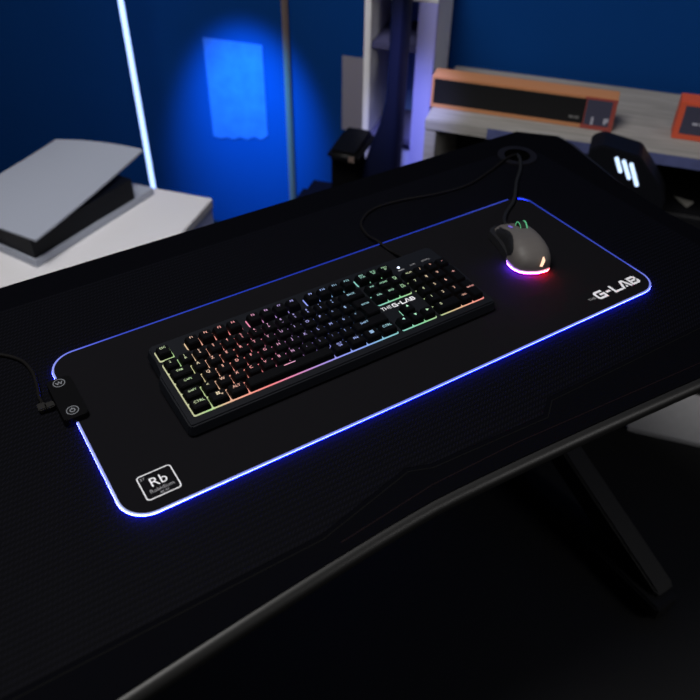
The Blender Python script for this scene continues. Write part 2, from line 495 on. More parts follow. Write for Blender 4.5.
# element badge
bm = bmesh.new()
ZP = .00375
o_, i_ = rrect(-.3735, -.1295, -.3335, -.0925, .004, 5), rrect(-.3722, -.1282, -.3348, -.0938, .003, 5)
vo = [bm.verts.new((x, y, ZP)) for x, y in o_]; vi = [bm.verts.new((x, y, ZP)) for x, y in i_]
for k in range(len(vo)):
    l = (k + 1) % len(vo); bm.faces.new((vo[k], vo[l], vi[l], vi[k]))
add_text(bm, 'Rb', .0185, -.3530, -.1080, ZP, spacing=1.02)
badge = obj('element_badge', bm, M['print'], dm); badge.location = (-.0001, -.0038, 0)
bm = bmesh.new()
add_text(bm, '37', .0058, -.3678, -.0985, ZP)
add_text(bm, 'Rubidium', .0072, -.3530, -.1192, ZP, spacing=1.02)
add_text(bm, '85.47', .0046, -.3520, -.1252, ZP)
obj('small_lettering', bm, mat('badge_small', (.30, .30, .32), .7, .1), badge)
# maker's lettering in the near right corner
def glab(bm, x0, y0, h, z):
    w = h * 0.24
    u = h
    def P(*pts): return [(x0 + px * u, y0 + py * u) for px, py in pts]
    a = .10; t = .90
    stroke(bm, P((.98, t), (.22, t), (.10, t - .12), (.10, a + .12), (.22, a), (.96, a), (.96, .50), (.48, .50)), w, z)        # G
    stroke(bm, P((1.24, .50), (1.72, .50)), w, z)                                                                             # -
    stroke(bm, P((2.02, 1.0), (2.02, a), (2.86, a)), w, z)                                                                    # L
    stroke(bm, P((2.98, 0.0), (3.36, .93), (3.56, .93), (3.96, 0.0)), w, z)                                                   # A
    for (cx, cy, r) in ((3.46, .22, .16),):
        bm.faces.new([bm.verts.new((x0 + (cx + r * dx) * u, y0 + (cy + r * dy) * u, z)) for dx, dy in ((-1, -.8), (1, -.8), (0, 1))])
    stroke(bm, P((4.08, t), (4.78, t), (4.90, t - .10), (4.90, .60), (4.80, .50), (4.28, .50)), w, z)                          # B
    stroke(bm, P((4.80, .50), (4.96, .38), (4.96, a + .1), (4.84, a), (4.20, a), (4.20, .74)), w, z)
bm = bmesh.new(); glab(bm, .3000, -.1330, .0166, ZP)
lg = obj('maker_lettering', bm, M['print'], dm)
bm = bmesh.new(); add_text(bm, 'THE', .0068, .2910, -.1265, ZP, spacing=1.05)
obj('small_lettering', bm, M['print_dim'], lg)

# cable of the mat
uc = tag(empty('usb_cable', (-.44, .1, DZ)), 'black cable plugged into the control box on the left edge of the mat', 'cable')
bm = bmesh.new()
add_tube(bm, [p - Vector((-.44, .1, DZ)) for p in smooth_path([(-.60, .235, DZ + .0028), (-.52, .222, DZ + .0028), (-.462, .200, DZ + .0028), (-.431, .170, DZ + .003), (-.422, .138, DZ + .003), (-.424, .105, DZ + .004), (-.427, .085, DZ + .005), (-.427, .070, DZ + .0055)], 8)], .0026, 10)
obj('cord', bm, M['cable'], uc, 60)
bm = bmesh.new(); add_box(bm, .0145, -.0440, .0012, .0250, -.0330, .0085, .0012); bm.verts.ensure_lookup_table()
add_box(bm, .0060, -.0430, .0015, .0155, -.0300, .0085, .0012)
obj('plug', bm, mat('plug', (.007, .0065, .006), .5, .25), uc, 40)

# ------------------------------------------------------------------ keyboard
ZK = ZM + .0038
KT = math.radians(3.2)
YF = -.0755
kb = empty('keyboard', (0, YF, ZK), 0, KT)
tag(kb, 'black full-size gaming keyboard with rainbow backlight on the desk mat', 'keyboard')
# local frame: y measured from the front edge
KX0, KX1, KD = -.2995, .1580, .154
shell = [(KX0 + .004, 0), (KX1 - .004, 0), (KX1, .005), (KX1, .095), (KX1 - .006, .104), (KX1 - .006, .146), (KX1 - .012, KD), (KX0 + .012, KD), (KX0 + .006, .146), (KX0 + .006, .104), (KX0, .095), (KX0, .005)]
bm = bmesh.new(); add_poly_prism(bm, shell, .0035, .0165, inset=.0035, bevel=.0018, seg=2)
obj('shell', bm, M['kbody'], kb, 35)
bm = bmesh.new(); add_poly_prism(bm, offset_poly(shell, .006), .0, .0036)
obj('underside', bm, M['plastic'], kb)
for x in (KX0 + .05, KX1 - .05):
    bm = bmesh.new(); add_box(bm, x - .012, KD - .02, -.0050, x + .012, KD - .008, .001, .001); obj('flip_foot', bm, M['plastic'], kb)
U = .01915
FX, FY = -.2860, .0155           # lower left corner of the key field, local
PZ = .0170                       # backlight plate
KZ0, KZ1 = .0177, .0266          # keycap bottom and top
ROW = [0, 1, 2, 3, 4, 5.32]
def sect(x0, r0, x1, r1, m=.0004):
    return (FX + x0 * U - m, FY + r0 * U - m, FX + x1 * U + m, FY + r1 * U + m)
sections = [sect(0, 0, 15, 5), sect(0, 5.32, 1, 6.32), sect(2, 5.5, 6, 6.2), sect(6.5, 5.5, 10.5, 6.2), sect(11, 5.5, 15, 6.2),
            sect(15.25, 5.5, 18.25, 6.2), sect(15.38, 3, 18.25, 4.9), sect(16.3, 1.1, 17.2, 1.9), sect(15.38, 0, 18.25, .9), sect(18.64, 0, 22.5, 5)]
for s in sections:
    bm = bmesh.new(); add_poly_prism(bm, rrect(*s, .0022, 3), PZ - .0012, PZ)
    obj('backlight_plate', bm, M['glow'], kb)

_keys = {}
def key_mesh(w, h, tall=0.0):
    k = (w, h, tall)
    if k not in _keys:
        bm = bmesh.new()
        g = .0008
        pts = [(-w * U / 2 + g, -h * U / 2 + g), (w * U / 2 - g, -h * U / 2 + g), (w * U / 2 - g, h * U / 2 - g), (-w * U / 2 + g, h * U / 2 - g)]
        add_poly_prism(bm, pts, KZ0, KZ1 + tall, inset=.0017, bevel=.0009, seg=2)
        me = bpy.data.meshes.new('keycap'); bm.normal_update(); bm.to_mesh(me); bm.free()
        me.materials.append(M['key']); shade(me, 35); _keys[k] = me
    return _keys[k]

def legend_obj(kind, me, x, y, z, parent):
    if not me.materials: me.materials.append(M['legend'])
    o = bpy.data.objects.new(kind + '_legend', me); link(o, parent); o.location = (x, y, z)
    return o

def key(kind, x, r, w, txt, h=1.0, size=.0050, dx=0.0, dy=.0018, line=.85):
    o = bpy.data.objects.new(kind + '_key', key_mesh(w, h)); link(o, kb)
    o.location = (FX + (x + w / 2) * U, FY + (ROW[r] + h / 2) * U, 0)
    if txt:
        legend_obj(kind, text_mesh(txt, size, 'CENTER', 1.0, line), dx, dy, KZ1 + .00015, o)
    return o

# five main rows and the function row (azerty)
x = 0
for t in ['2', '1 &', '2 é', "3 \"", "4 '", '5 (', '6 -', '7 è', '8 _', '9 ç', '0 à', '° )', '+ =']:
    t = t.split(' '); key('number', x, 4, 1, '\n'.join(t), size=.0050, dx=-.0015, dy=.001); x += 1
key('modifier', 13, 4, 2, 'BACK', size=.0048)
key('modifier', 0, 3, 1.5, 'TAB', size=.0048, dx=-.002)
for i, c in enumerate('AZERTYUIOP^$'):
    key('letter', 1.5 + i, 3, 1, c, size=.0062, dx=-.002)
key('modifier', 0, 2, 1.75, 'CAPS', size=.0044, dx=-.002)
for i, c in enumerate('QSDFGHJKLMù*'):
    key('letter', 1.75 + i, 2, 1, c, size=.0062, dx=-.002)
key('modifier', 0, 1, 1.25, 'SHIFT', size=.0042)
for i, c in enumerate('<WXCVBN,;:!'):
    key('letter', 1.25 + i, 1, 1, c, size=.0062, dx=-.002)
key('modifier', 12.25, 1, 2.75, 'SHIFT', size=.0048, dx=-.008)
key('modifier', 0, 0, 1.25, 'CTRL', size=.0056)
sk = key('modifier', 1.25, 0, 1.25, None)
bm = bmesh.new()
for dx in (-.0021, .0004):
    for dy in (-.0012, .0013):
        add_flat(bm, [(dx, dy), (dx + .0019, dy), (dx + .0019, dy + .0019), (dx, dy + .0019)], 0)
add_flat(bm, [(.0034, -.0026), (.0052, -.0026), (.0052, -.0012), (.0034, -.0012)], 0)
me = bpy.data.meshes.new('lettering'); bm.to_mesh(me); bm.free(); legend_obj('modifier', me, 0, .001, KZ1 + .00015, sk)
key('modifier', 2.5, 0, 1.25, 'ALT', size=.0056)
bm = bmesh.new(); add_flat(bm, [(-.008, .0000), (.008, .0000), (.008, .0011), (-.008, .0011)], 0)
me = bpy.data.meshes.new('lettering'); bm.to_mesh(me); bm.free()
sp = key('space_bar', 3.75, 0, 6.25, None); sp.name = 'space_bar'
legend_obj('space_bar', me, .001, .0030, KZ1 + .00015, sp)
key('modifier', 10, 0, 1.25, 'ALT\nGR', size=.0044); key('modifier', 11.25, 0, 1.25, 'FN', size=.0056)
mk = key('modifier', 12.5, 0, 1.25, None)
bm = bmesh.new()
for k in range(3): add_flat(bm, [(-.0028, -.002 + k * .0019), (.0028, -.002 + k * .0019), (.0028, -.0009 + k * .0019), (-.0028, -.0009 + k * .0019)], 0)
me = bpy.data.meshes.new('lettering'); bm.to_mesh(me); bm.free(); legend_obj('modifier', me, 0, .001, KZ1 + .00015, mk)
key('modifier', 13.75, 0, 1.25, 'CTRL', size=.0056)
key('function', 0, 5, 1, 'ESC', size=.0048, dy=.0032)
for i in range(12):
    key('function', 2 + i + (i // 4) * .5, 5, 1, 'F%d' % (i + 1), size=.0052, dy=.0032)
# angled enter key
bm = bmesh.new(); g = .0008
ex, ey = 0, 0
pts = [(-.5 * U + g, -1 * U + g), (.75 * U - g, -1 * U + g), (.75 * U - g, 1 * U - g), (-.75 * U + g, 1 * U - g), (-.75 * U + g, 0 + g), (-.5 * U + g, 0 + g)]
add_poly_prism(bm, pts, KZ0, KZ1, inset=.0017, bevel=.0009, seg=2)
ek = obj('enter_key', bm, M['key'], kb, 35); ek.location = (FX + 14.25 * U, FY + 3 * U, 0)
legend_obj('enter', text_mesh('ENTER', .0040), .0015, .004, KZ1 + .00015, ek)
# navigation block, arrows
for i, t in enumerate(['PRT\nSCR', 'SCR\nLK', 'PAU\nSE']): key('navigation', 15.25 + i, 5, 1, t, size=.0046, dy=.001)
for i, t in enumerate(['INS', 'HOME', 'PG\nUP']): key('navigation', 15.25 + i, 4, 1, t, size=.0044, dy=.001)
for i, t in enumerate(['DEL', 'END', 'PG\nDN']): key('navigation', 15.25 + i, 3, 1, t, size=.0046, dy=.001)
def arrow(x, r, ang):
    o = key('arrow', x, r, 1, None)
    bm = bmesh.new(); add_flat(bm, [(.0026 * math.cos(ang + a), .0026 * math.sin(ang + a)) for a in (0, 2.2, -2.2)], 0)
    me = bpy.data.meshes.new('lettering'); bm.to_mesh(me); bm.free(); legend_obj('arrow', me, 0, .0015, KZ1 + .00015, o)
arrow(16.25, 1, PI / 2); arrow(15.25, 0, PI); arrow(16.25, 0, -PI / 2); arrow(17.25, 0, 0)
# numeric pad
for i, t in enumerate(['NUM', '/', '*', '-']): key('numpad', 18.5 + i, 4, 1, t, size=.0044 if i == 0 else .0075, dy=.001)
for r, row in ((3, '789'), (2, '456'), (1, '123')):
    for i, t in enumerate(row): key('numpad', 18.5 + i, r, 1, t, size=.0066, dx=-.002)
key('numpad', 18.5, 0, 2, '0', size=.0066, dx=-.010); key('numpad', 20.5, 0, 1, '. DEL', size=.0042)
key('numpad', 21.5, 2, 1, '+', h=2, size=.0085); key('numpad', 21.5, 0, 1, 'ENTER', h=2, size=.0040)
# raised logo plate between the navigation block and the arrows, maker's lettering
bm = bmesh.new(); glab(bm, FX + 16.22 * U, FY + 2.36 * U, .0072, .01675)
add_text(bm, 'THE', .0088, FX + 15.70 * U, FY + 2.54 * U, .01675, spacing=1.0)
obj('maker_lettering', bm, mat('keyboard_print', (.85, .85, .9), .6, .1), kb)
# status lights above the numeric pad
bm = bmesh.new(); add_ring(bm, FX + 19.1 * U, FY + 5.95 * U, .0166, 0, .0020, 18, .0006); sl = obj('status_light', bm, M['led'], kb)
bm = bmesh.new()
for k in range(1): add_flat(bm, [(FX + 18.85 * U, FY + 5.58 * U), (FX + 19.4 * U, FY + 5.58 * U), (FX + 19.4 * U, FY + 5.66 * U), (FX + 18.85 * U, FY + 5.66 * U)], .0167)
add_text(bm, 'NUM', .0042, FX + 20.25 * U, FY + 5.75 * U, .0167); add_text(bm, 'SCROLL', .0042, FX + 21.45 * U, FY + 5.75 * U, .0167)
add_text(bm, 'CAPS', .0035, FX + 19.1 * U, FY + 5.62 * U, .0167)
obj('status_lettering', bm, M['print_dim'], kb)
# keyboard cable, runs over the mat edge and off to the grommet
inv = (Matrix.Translation((0, YF, ZK)) @ Matrix.Rotation(KT, 4, 'X')).inverted()
bm = bmesh.new()
cz = ZM + .0036
kp = smooth_path([(.105, .072, ZK + .012), (.112, .090, cz + .010), (.113, .120, cz + .003), (.109, .150, cz + .0055), (.110, .180, DZ + .004), (.122, .215, DZ + .003), (.160, .240, DZ + .003), (.215, .240, DZ + .003), (.280, .226, DZ + .003), (.345, .222, DZ + .003), (.410, .240, DZ + .003), (.460, .257, DZ + .0055), (.488, .262, DZ + .005), (.495, .260, DZ + .0018)], 8)
add_tube(bm, [inv @ p for p in kp], .0022, 8)
obj('cable', bm, M['cable'], kb, 60)

# ------------------------------------------------------------------ mouse
MH = math.radians(-21)
mo = empty('computer_mouse', (.262, -.041, ZM + .0037), MH)
tag(mo, 'grey gaming mouse with glowing pink and red base standing on the desk mat', 'computer mouse')
L = .120
# stations along the length: t, half width left, half width right, height
ST = [(0.0, .008, .008, .013), (.015, .0165, .0165, .0205), (.05, .0245, .0245, .0268), (.12, .0312, .0310, .0335), (.22, .0345, .0335, .0385), (.34, .0345, .0330, .0410),
      (.46, .0318, .0315, .0408), (.58, .0300, .0305, .0382), (.70, .0302, .0305, .0338), (.82, .0312, .0312, .0278), (.92, .0305, .0305, .0218), (.98, .0275, .0275, .0170), (1.0, .0235, .0235, .0135)]
ST = [(t, a * .93, b * .90, h * .96) for t, a, b, h in ST]
def interp(t):
    t = max(0, min(1, t))
    for i in range(len(ST) - 1):
        if ST[i][0] <= t <= ST[i + 1][0]:
            k = (t - ST[i][0]) / (ST[i + 1][0] - ST[i][0]); 
            k = k if i in (0,) else k
            return [ST[i][j] + (ST[i + 1][j] - ST[i][j]) * k for j in (1, 2, 3)]
    return ST[-1][1:]
MZ0 = .0042
def msurf(t, s, off=0.0):
    """s from -1 (left foot) over 0 (spine) to 1 (right foot)"""
    wl_, wr_, h = interp(t)
    a = s * PI / 2
    w = wl_ if s < 0 else wr_
    e = .62
    sx = math.copysign(abs(math.sin(a)) ** e, s); cz_ = abs(math.cos(a)) ** .72
    waist = 1 - .10 * math.exp(-((t - .5) / .22) ** 2) * (1 - abs(2 * cz_ - .7)) * (1 if abs(s) > .4 else 0)
    return Vector((sx * (w * waist + off), t * L + (-off if t < .05 else 0), MZ0 + (h - MZ0) * cz_ + off * (cz_ > .3)))
def mpatch(bm, t0, t1, s0, s1, nt_, ns, off, shape=None):
    grid = []
    for i in range(nt_ + 1):
        row = []
        for j in range(ns + 1):
            u, v = i / nt_, j / ns
            if shape: u, v = shape(u, v)
            row.append(bm.verts.new(msurf(t0 + (t1 - t0) * u, s0 + (s1 - s0) * v, off)))
        grid.append(row)
    for i in range(nt_):
        for j in range(ns):
            bm.faces.new((grid[i][j], grid[i][j + 1], grid[i + 1][j + 1], grid[i + 1][j]))
    return grid
bm = bmesh.new()
g = mpatch(bm, 0, 1, -1, 1, 40, 32, 0)
bm.faces.new(g[0]); bm.faces.new(list(reversed(g[-1])))
bmesh.ops.recalc_face_normals(bm, faces=bm.faces)
obj('body', bm, M['mouse'], mo, 70)
# base plate
bm = bmesh.new()
base = [(msurf(t, -1).x * .97, t * L) for t in [k / 20 for k in range(21)]]
base = [(x, y) for x, y in reversed(base)] + [(msurf(t, 1).x * .97, t * L) for t in [k / 20 for k in range(21)]]
add_poly_prism(bm, base, .0, .0045); obj('base', bm, M['mouse_dark'], mo)
# disc-mapped dark grip on the thumb side
def disc(u, v):
    a, b = 2 * u - 1, 2 * v - 1
    return (.5 + .5 * a * math.sqrt(1 - b * b / 2), .5 + .5 * b * math.sqrt(1 - a * a / 2))
bm = bmesh.new(); mpatch(bm, .24, .86, -1.0, -.36, 18, 12, .0007, disc); obj('thumb_grip', bm, M['mouse_dark'], mo, 60)
for t in (.50, .68):
    bm = bmesh.new(); mpatch(bm, t, t + .15, -.52, -.43, 6, 3, .0016); obj('side_button', bm, M['mouse_dark'], mo, 60)
# button seams and wheel slot
bm = bmesh.new(); mpatch(bm, .60, 1.0, .02, .10, 10, 2, .0006); obj('button_seam', bm, M['mouse_dark'], mo, 60)
bm = bmesh.new(); mpatch(bm, .93, 1.0, -1, -.35, 4, 8, .0009); obj('front_lip', bm, M['mouse_dark'], mo, 60)
# dark side wing, low along the thumb side
bm = bmesh.new()
wing = [(msurf(t, -1).x - d, t * L) for t, d in ((1.02, .0015), (.97, .0065), (.90, .0085), (.80, .0070), (.68, .0058), (.55, .0050), (.42, .0030), (.34, .0003))] + [(msurf(t, -1).x + .004, t * L) for t in (.36, .6, .85, 1.0)]
add_poly_prism(bm, wing, .0016, .0135, inset=.0012, bevel=.0010)
obj('side_wing', bm, M['mouse_dark'], mo, 40)
# scroll wheel: tyre and lit rims
wc = Vector((.0035, .675 * L, .0288))
def wheel(bm, r0, r1, x0, x1, seg=30):
    prof = [(r0, x0), (r1, x0), (r1, x1), (r0, x1)]
    R = [[bm.verts.new(wc + Vector((px, r * math.cos(2 * PI * k / seg), r * math.sin(2 * PI * k / seg)))) for r, px in prof] for k in range(seg)]
    for k in range(seg):
        l = (k + 1) % seg
        for j in range(4):
            q = (j + 1) % 4
            bm.faces.new((R[k][j], R[l][j], R[l][q], R[k][q]))
    bmesh.ops.recalc_face_normals(bm, faces=bm.faces)
bm = bmesh.new(); wheel(bm, .004, .0122, -.0050, .0050); wh = obj('scroll_wheel', bm, mat('wheel_rubber', (.008, .012, .009), .6, .3), mo, 40)
bm = bmesh.new(); wheel(bm, .0108, .0118, -.0054, -.0050); wheel(bm, .0112, .0126, .0036, .0054); obj('wheel_light', bm, M['rgbwheel'], wh)
# lit dash on the left button
bm = bmesh.new(); mpatch(bm, .66, .77, -.21, -.13, 5, 2, .0010); obj('speed_light', bm, M['dash'], mo, 60)
# glowing strip around the rear foot
bm = bmesh.new()
pts = [msurf(t, -1) for t in (.30, .27, .24, .21, .17, .12, .08, .05, .03, .015, .004)] + [Vector((0, -.0012, MZ0))] + [msurf(t, 1) for t in (.004, .012, .022, .034, .05)]
add_tube(bm, [Vector((p.x * 1.03, p.y - .0006, .0062 if i > 3 else .0062)) for i, p in enumerate(pts)], .0018, 10, taper=lambda u: min(1, .35 + 5 * u, .35 + 5 * (1 - u)))
obj('base_light', bm, M['mouse_strip'], mo, 60)
# flame-shaped mark on the rear
bm = bmesh.new()
def pt(x, t, off=.0009):
    wl_, wr_, h = interp(t)
    s = x
    return msurf(t, s, off)
V = [bm.verts.new(msurf(t, s, .0012) + Vector((0, -.0012, 0))) for t, s in ((.006, .06), (.006, .32), (.035, .27), (.062, .17), (.058, .12), (.035, .09))]
bm.faces.new(V); bmesh.ops.recalc_face_normals(bm, faces=bm.faces)
obj('rear_mark', bm, M['flame'], mo)
# mouse cable to the grommet
minv = (Matrix.Translation(mo.location) @ Matrix.Rotation(MH, 4, 'Z')).inverted()
bm = bmesh.new()
tip = Matrix.Translation(mo.location) @ Matrix.Rotation(MH, 4, 'Z') @ Vector((0, L - .004, .009))
mp_ = smooth_path([tip, tip + Vector((.006, .018, .000)), (.335, .110, cz + .004), (.370, .132, cz + .004), (.395, .155, cz + .005), (.425, .185, DZ + .005), (.460, .215, DZ + .004), (.482, .240, DZ + .0055), (.492, .255, DZ + .004), (.497, .264, DZ + .0018)], 8)
add_tube(bm, [minv @ p for p in mp_], .0030, 8)
obj('cable', bm, mat('braided_cable', (.006, .0065, .008), .7, .2), mo, 60)

# ------------------------------------------------------------------ white cabinet and console behind the desk, left
cab = tag(room_empty('low_cabinet', -.8275, .455), 'low white cabinet behind the left end of the desk, under the console', 'cabinet')
def cpart(name, x0, y0, z0, x1, y1, z1, m, bev=.002, parent=cab):
    bm = bmesh.new(); add_box(bm, x0, y0, z0, x1, y1, z1, bev); return obj(name, bm, m, parent, 40)
cpart('top_panel', -.2275, -.235, .425, .2275, .235, .45, M['white'])
cpart('side_panel', -.2255, -.232, 0, -.2035, .232, .425, M['white'])
cpart('side_panel', .2035, -.232, 0, .2255, .232, .425, mat('panel_blue_lit', (.60, .66, 1.0), .5, .2))  # white panel like the other, blue light put into its colour
cpart('back_panel', -.2035, .215, .02, .2035, .230, .425, M['white'])
cpart('bottom_panel', -.2035, -.230, .04, .2035, .215, .06, M['white'])
for x in (-.2025, .0015):
    d = cpart('door', x, -.238, .05, x + .201, -.222, .420, M['white'])
    h = cpart('handle', x + (.17 if x < 0 else .035), -.252, .28, x + (.18 if x < 0 else .045), -.238, .38, M['metal'], .002, d)

con = tag(empty('game_console', room(-.90, .47, .45), TH), 'white and black game console lying flat on the low cabinet', 'game console')
# local x = room a + .90, y = room b - .47
def cl(a, b, z): return (a + .90, b - .47, z - .45)
def loft(bm, rings):
    R = [[bm.verts.new(p) for p in r] for r in rings]
    n = len(R[0])
    for A, B in zip(R, R[1:]):
        for k in range(n):
            l = (k + 1) % n; bm.faces.new((A[k], A[l], B[l], B[k]))
    bm.faces.new(list(reversed(R[0]))); bm.faces.new(R[-1])
    bmesh.ops.recalc_face_normals(bm, faces=bm.faces)
def plate(bm, near, far, th, bulge=0.012, n=14, crown=0.0):
    """curved plate between the near short side and the far short side; each side (left a, right a, b, z left, z right)"""
    rings = []
    for i in range(n + 1):
        t = i / n
        al, ar, b0l, b0r, zl_, zr_ = [near[j] + (far[j] - near[j]) * t for j in range(6)]
        sag = -bulge * 4 * t * (1 - t)
        top = []; bot = []
        for k in range(9):
            u = k / 8
            a = al + (ar - al) * u; b = b0l + (b0r - b0l) * u; z = zl_ + (zr_ - zl_) * u + sag + crown * 4 * u * (1 - u) * t
            top.append(cl(a, b, z + th)); bot.append(cl(a, b, z))
        rings.append(bot + top[::-1])
    loft(bm, rings)
# (a left, a right, b left, b right, z left, z right)
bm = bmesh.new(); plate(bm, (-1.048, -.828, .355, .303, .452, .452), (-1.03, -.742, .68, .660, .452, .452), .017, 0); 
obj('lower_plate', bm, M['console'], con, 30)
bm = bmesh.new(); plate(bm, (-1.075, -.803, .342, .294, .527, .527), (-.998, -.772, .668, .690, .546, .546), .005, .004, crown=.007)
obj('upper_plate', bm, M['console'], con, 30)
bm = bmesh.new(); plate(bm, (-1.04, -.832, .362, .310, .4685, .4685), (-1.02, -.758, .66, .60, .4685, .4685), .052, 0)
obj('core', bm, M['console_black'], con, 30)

# ------------------------------------------------------------------ tube light
tb = tag(room_empty('tube_lamp', -1.004, 1.06), 'thin upright glowing white tube light behind the console', 'lamp')
bm = bmesh.new(); add_tube(bm, [(0, 0, .05), (0, 0, .6), (0, 0, 1.25)], .0068, 14); obj('glowing_tube', bm, M['tube'], tb, 60)
bm = bmesh.new(); add_ring(bm, 0, 0, 0, 0, .09, 28, .05); obj('base', bm, M['plastic'], tb, 30)

# pale sheets on the wall, the grey one standing in for white light
def sheet(a0, a1, z0, z1, m, label, jag):
    bm = bmesh.new()
    lo = [(a0 + (a1 - a0) * k / 8, z0 + jag[k % len(jag)]) for k in range(9)]
    pts = lo + [(a1, z1), (a0, z1)]
    am = (a0 + a1) / 2
    A = [bm.verts.new((x - am, 0, z - z0)) for x, z in pts]; B = [bm.verts.new((x - am, .003, z - z0)) for x, z in pts]
    bm.faces.new(A); bm.faces.new(list(reversed(B)))
    for k in range(len(pts)):
        l = (k + 1) % len(pts); bm.faces.new((A[l], A[k], B[k], B[l]))
    bmesh.ops.recalc_face_normals(bm, faces=bm.faces)
    o = obj('wall_sheet', bm, m); o.location = room(am, 1.2462, z0); o.rotation_euler.z = TH
    return tag(o, label, 'paper sheet')
sheet(-.875, -.690, .315, .62, M['paper'], 'pale blue torn sheet on the blue-lit wall right of the tube light', (0, -.004, .004, 0, .012, .006, .02, .014, .03))
sheet(-.450, -.330, .405, .62, M['lit_wall_grey'], 'pale grey sheet added for the white-lit wall above the dark chair', (0,))

# ------------------------------------------------------------------ dark chair behind the desk
ch = tag(room_empty('office_chair', -.27, .84), 'dark navy office chair behind the desk, in front of the grey shelf', 'chair')
def chp(name, fn, m, parent=ch, sm=40):
    bm = bmesh.new(); fn(bm); return obj(name, bm, m, parent, sm)
def backrest(bm):
    rings = []
    for t in [k / 10 for k in range(11)]:
        z = .44 + .62 * t; x0 = -.005 + .055 * min(1, max(0, (z - .50) / .16)); x1 = .088 - .006 * t
        hw = .20 * (1 - .25 * t * t); yc = .03 + .05 * t
        ring = []
        for k in range(16):
            a = 2 * PI * k / 16
            c, s = math.cos(a), math.sin(a)
            ring.append(((x0 + x1) / 2 + (x1 - x0) / 2 * math.copysign(abs(c) ** .5, c), yc + .045 * math.copysign(abs(s) ** .6, s), z))
        rings.append(ring)
    loft(bm, rings)
chp('backrest', backrest, M['navy'])
chp('seat', lambda bm: add_box(bm, -.17, -.22, .36, .12, .08, .43, .03, 4), M['navy'])
ar = chp('armrest', lambda bm: add_box(bm, -.068, -.06, .545, .012, .09, .575, .012, 3), M['plastic'])
chp('arm_post', lambda bm: add_box(bm, -.05, -.02, .40, -.01, .04, .55, .006), M['plastic'], ar)
chp('arm_panel', lambda bm: add_box(bm, -.066, -.03, .42, .004, .03, .552, .006), M['plastic'], ar)
chp('arm_highlight', lambda bm: add_box(bm, -.012, -.0615, .556, .002, -.0595, .570, .0005), M['trim'], ar)  # small grey patch painting the highlight on the black armrest
chp('gas_column', lambda bm: add_tube(bm, [(0, -.06, .08), (0, -.06, .25), (0, -.06, .385)], .028, 14), M['metal'])
for k in range(5):
    a = 2 * PI * k / 5 + .3
    def star(bm, a=a): add_tube(bm, [(.02 * math.cos(a), -.06 + .02 * math.sin(a), .095), (.10 * math.cos(a), -.06 + .10 * math.sin(a), .085), (.17 * math.cos(a), -.06 + .17 * math.sin(a), .065)], .016, 8)
    bl = chp('base_leg', star, M['plastic'])
    chp('caster', lambda bm, a=a: add_tube(bm, [(.17 * math.cos(a) - .012, -.06 + .17 * math.sin(a), .026), (.17 * math.cos(a), -.06 + .17 * math.sin(a), .026), (.17 * math.cos(a) + .012, -.06 + .17 * math.sin(a), .026)], .026, 14), M['plastic'], bl)

# ------------------------------------------------------------------ white bookcase beside the shelf
bk = tag(room_empty('bookcase', -.222, 1.10), 'narrow white bookcase lit violet, left of the grey wooden shelf', 'bookcase')
def bkp(name, x0, y0, z0, x1, y1, z1, m=M['white'], bev=.002):
    bm = bmesh.new(); add_box(bm, x0, y0, z0, x1, y1, z1, bev); return obj(name, bm, m, bk, 40)
violet_lit = mat('violet_lit_white', (.38, .38, .78), .6, .2)  # white laminate with the violet light put into the colour
bkp('front_stile', .034, -.10, 0, .078, -.085, .86, violet_lit)
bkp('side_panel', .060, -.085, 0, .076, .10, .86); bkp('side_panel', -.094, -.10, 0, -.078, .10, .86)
bkp('back_panel', -.078, .085, 0, .060, .10, .86, mat('blue_lit_white', (.16, .30, .95), .6, .2))  # white back, tinted blue for the light falling on it
for z in (.04, .275, .505, .74): bkp('shelf', -.078, -.092, z, .060, .085, z + .016, violet_lit if z < .5 else mat('shelf_shade', (.07, .07, .16), .6, .2))
bkp('top_panel', -.094, -.10, .86, .078, .10, .876)
wb = mat('violet_lit_box', (.42, .44, .80), .7, .2)  # white box, violet light painted into its colour
bx = bmesh.new(); add_box(bx, -.064, -.078, 0, .030, .06, .212, .003)
o = obj('storage_box', bx, wb); o.location = room(-.222, 1.10, .2915); o.rotation_euler.z = TH
tag(o, 'white storage box, tinted for violet light, on the shelf of the white bookcase', 'box')

# ------------------------------------------------------------------ weathered grey shelf
sh = tag(room_empty('shelf_unit', .32, 1.03), 'weathered grey wooden shelf along the back wall, carrying two boxes', 'shelf')
def shp(name, x0, y0, z0, x1, y1, z1, m=M['wood'], bev=.002):
    bm = bmesh.new(); add_box(bm, x0, y0, z0, x1, y1, z1, bev); return obj(name, bm, m, sh, 40)
tp = shp('top_board', -.445, -.168, .625, .62, .175, .65)
shp('front_edge', -.30, -.1695, .6255, .619, -.1678, .6495, mat('blue_lit_edge', (.085, .10, .24), .7, .2, noise=(40, .25)), 0)  # thin strip painting the blue light on the board's front face
shp('side_board', -.444, -.166, 0, -.418, .17, .625); shp('side_board', .59, -.166, 0, .616, .17, .625)
shp('back_board', -.418, .155, .03, .59, .17, .625, M['floor'])
shp('lower_board', -.418, -.16, .04, .59, .155, .065)

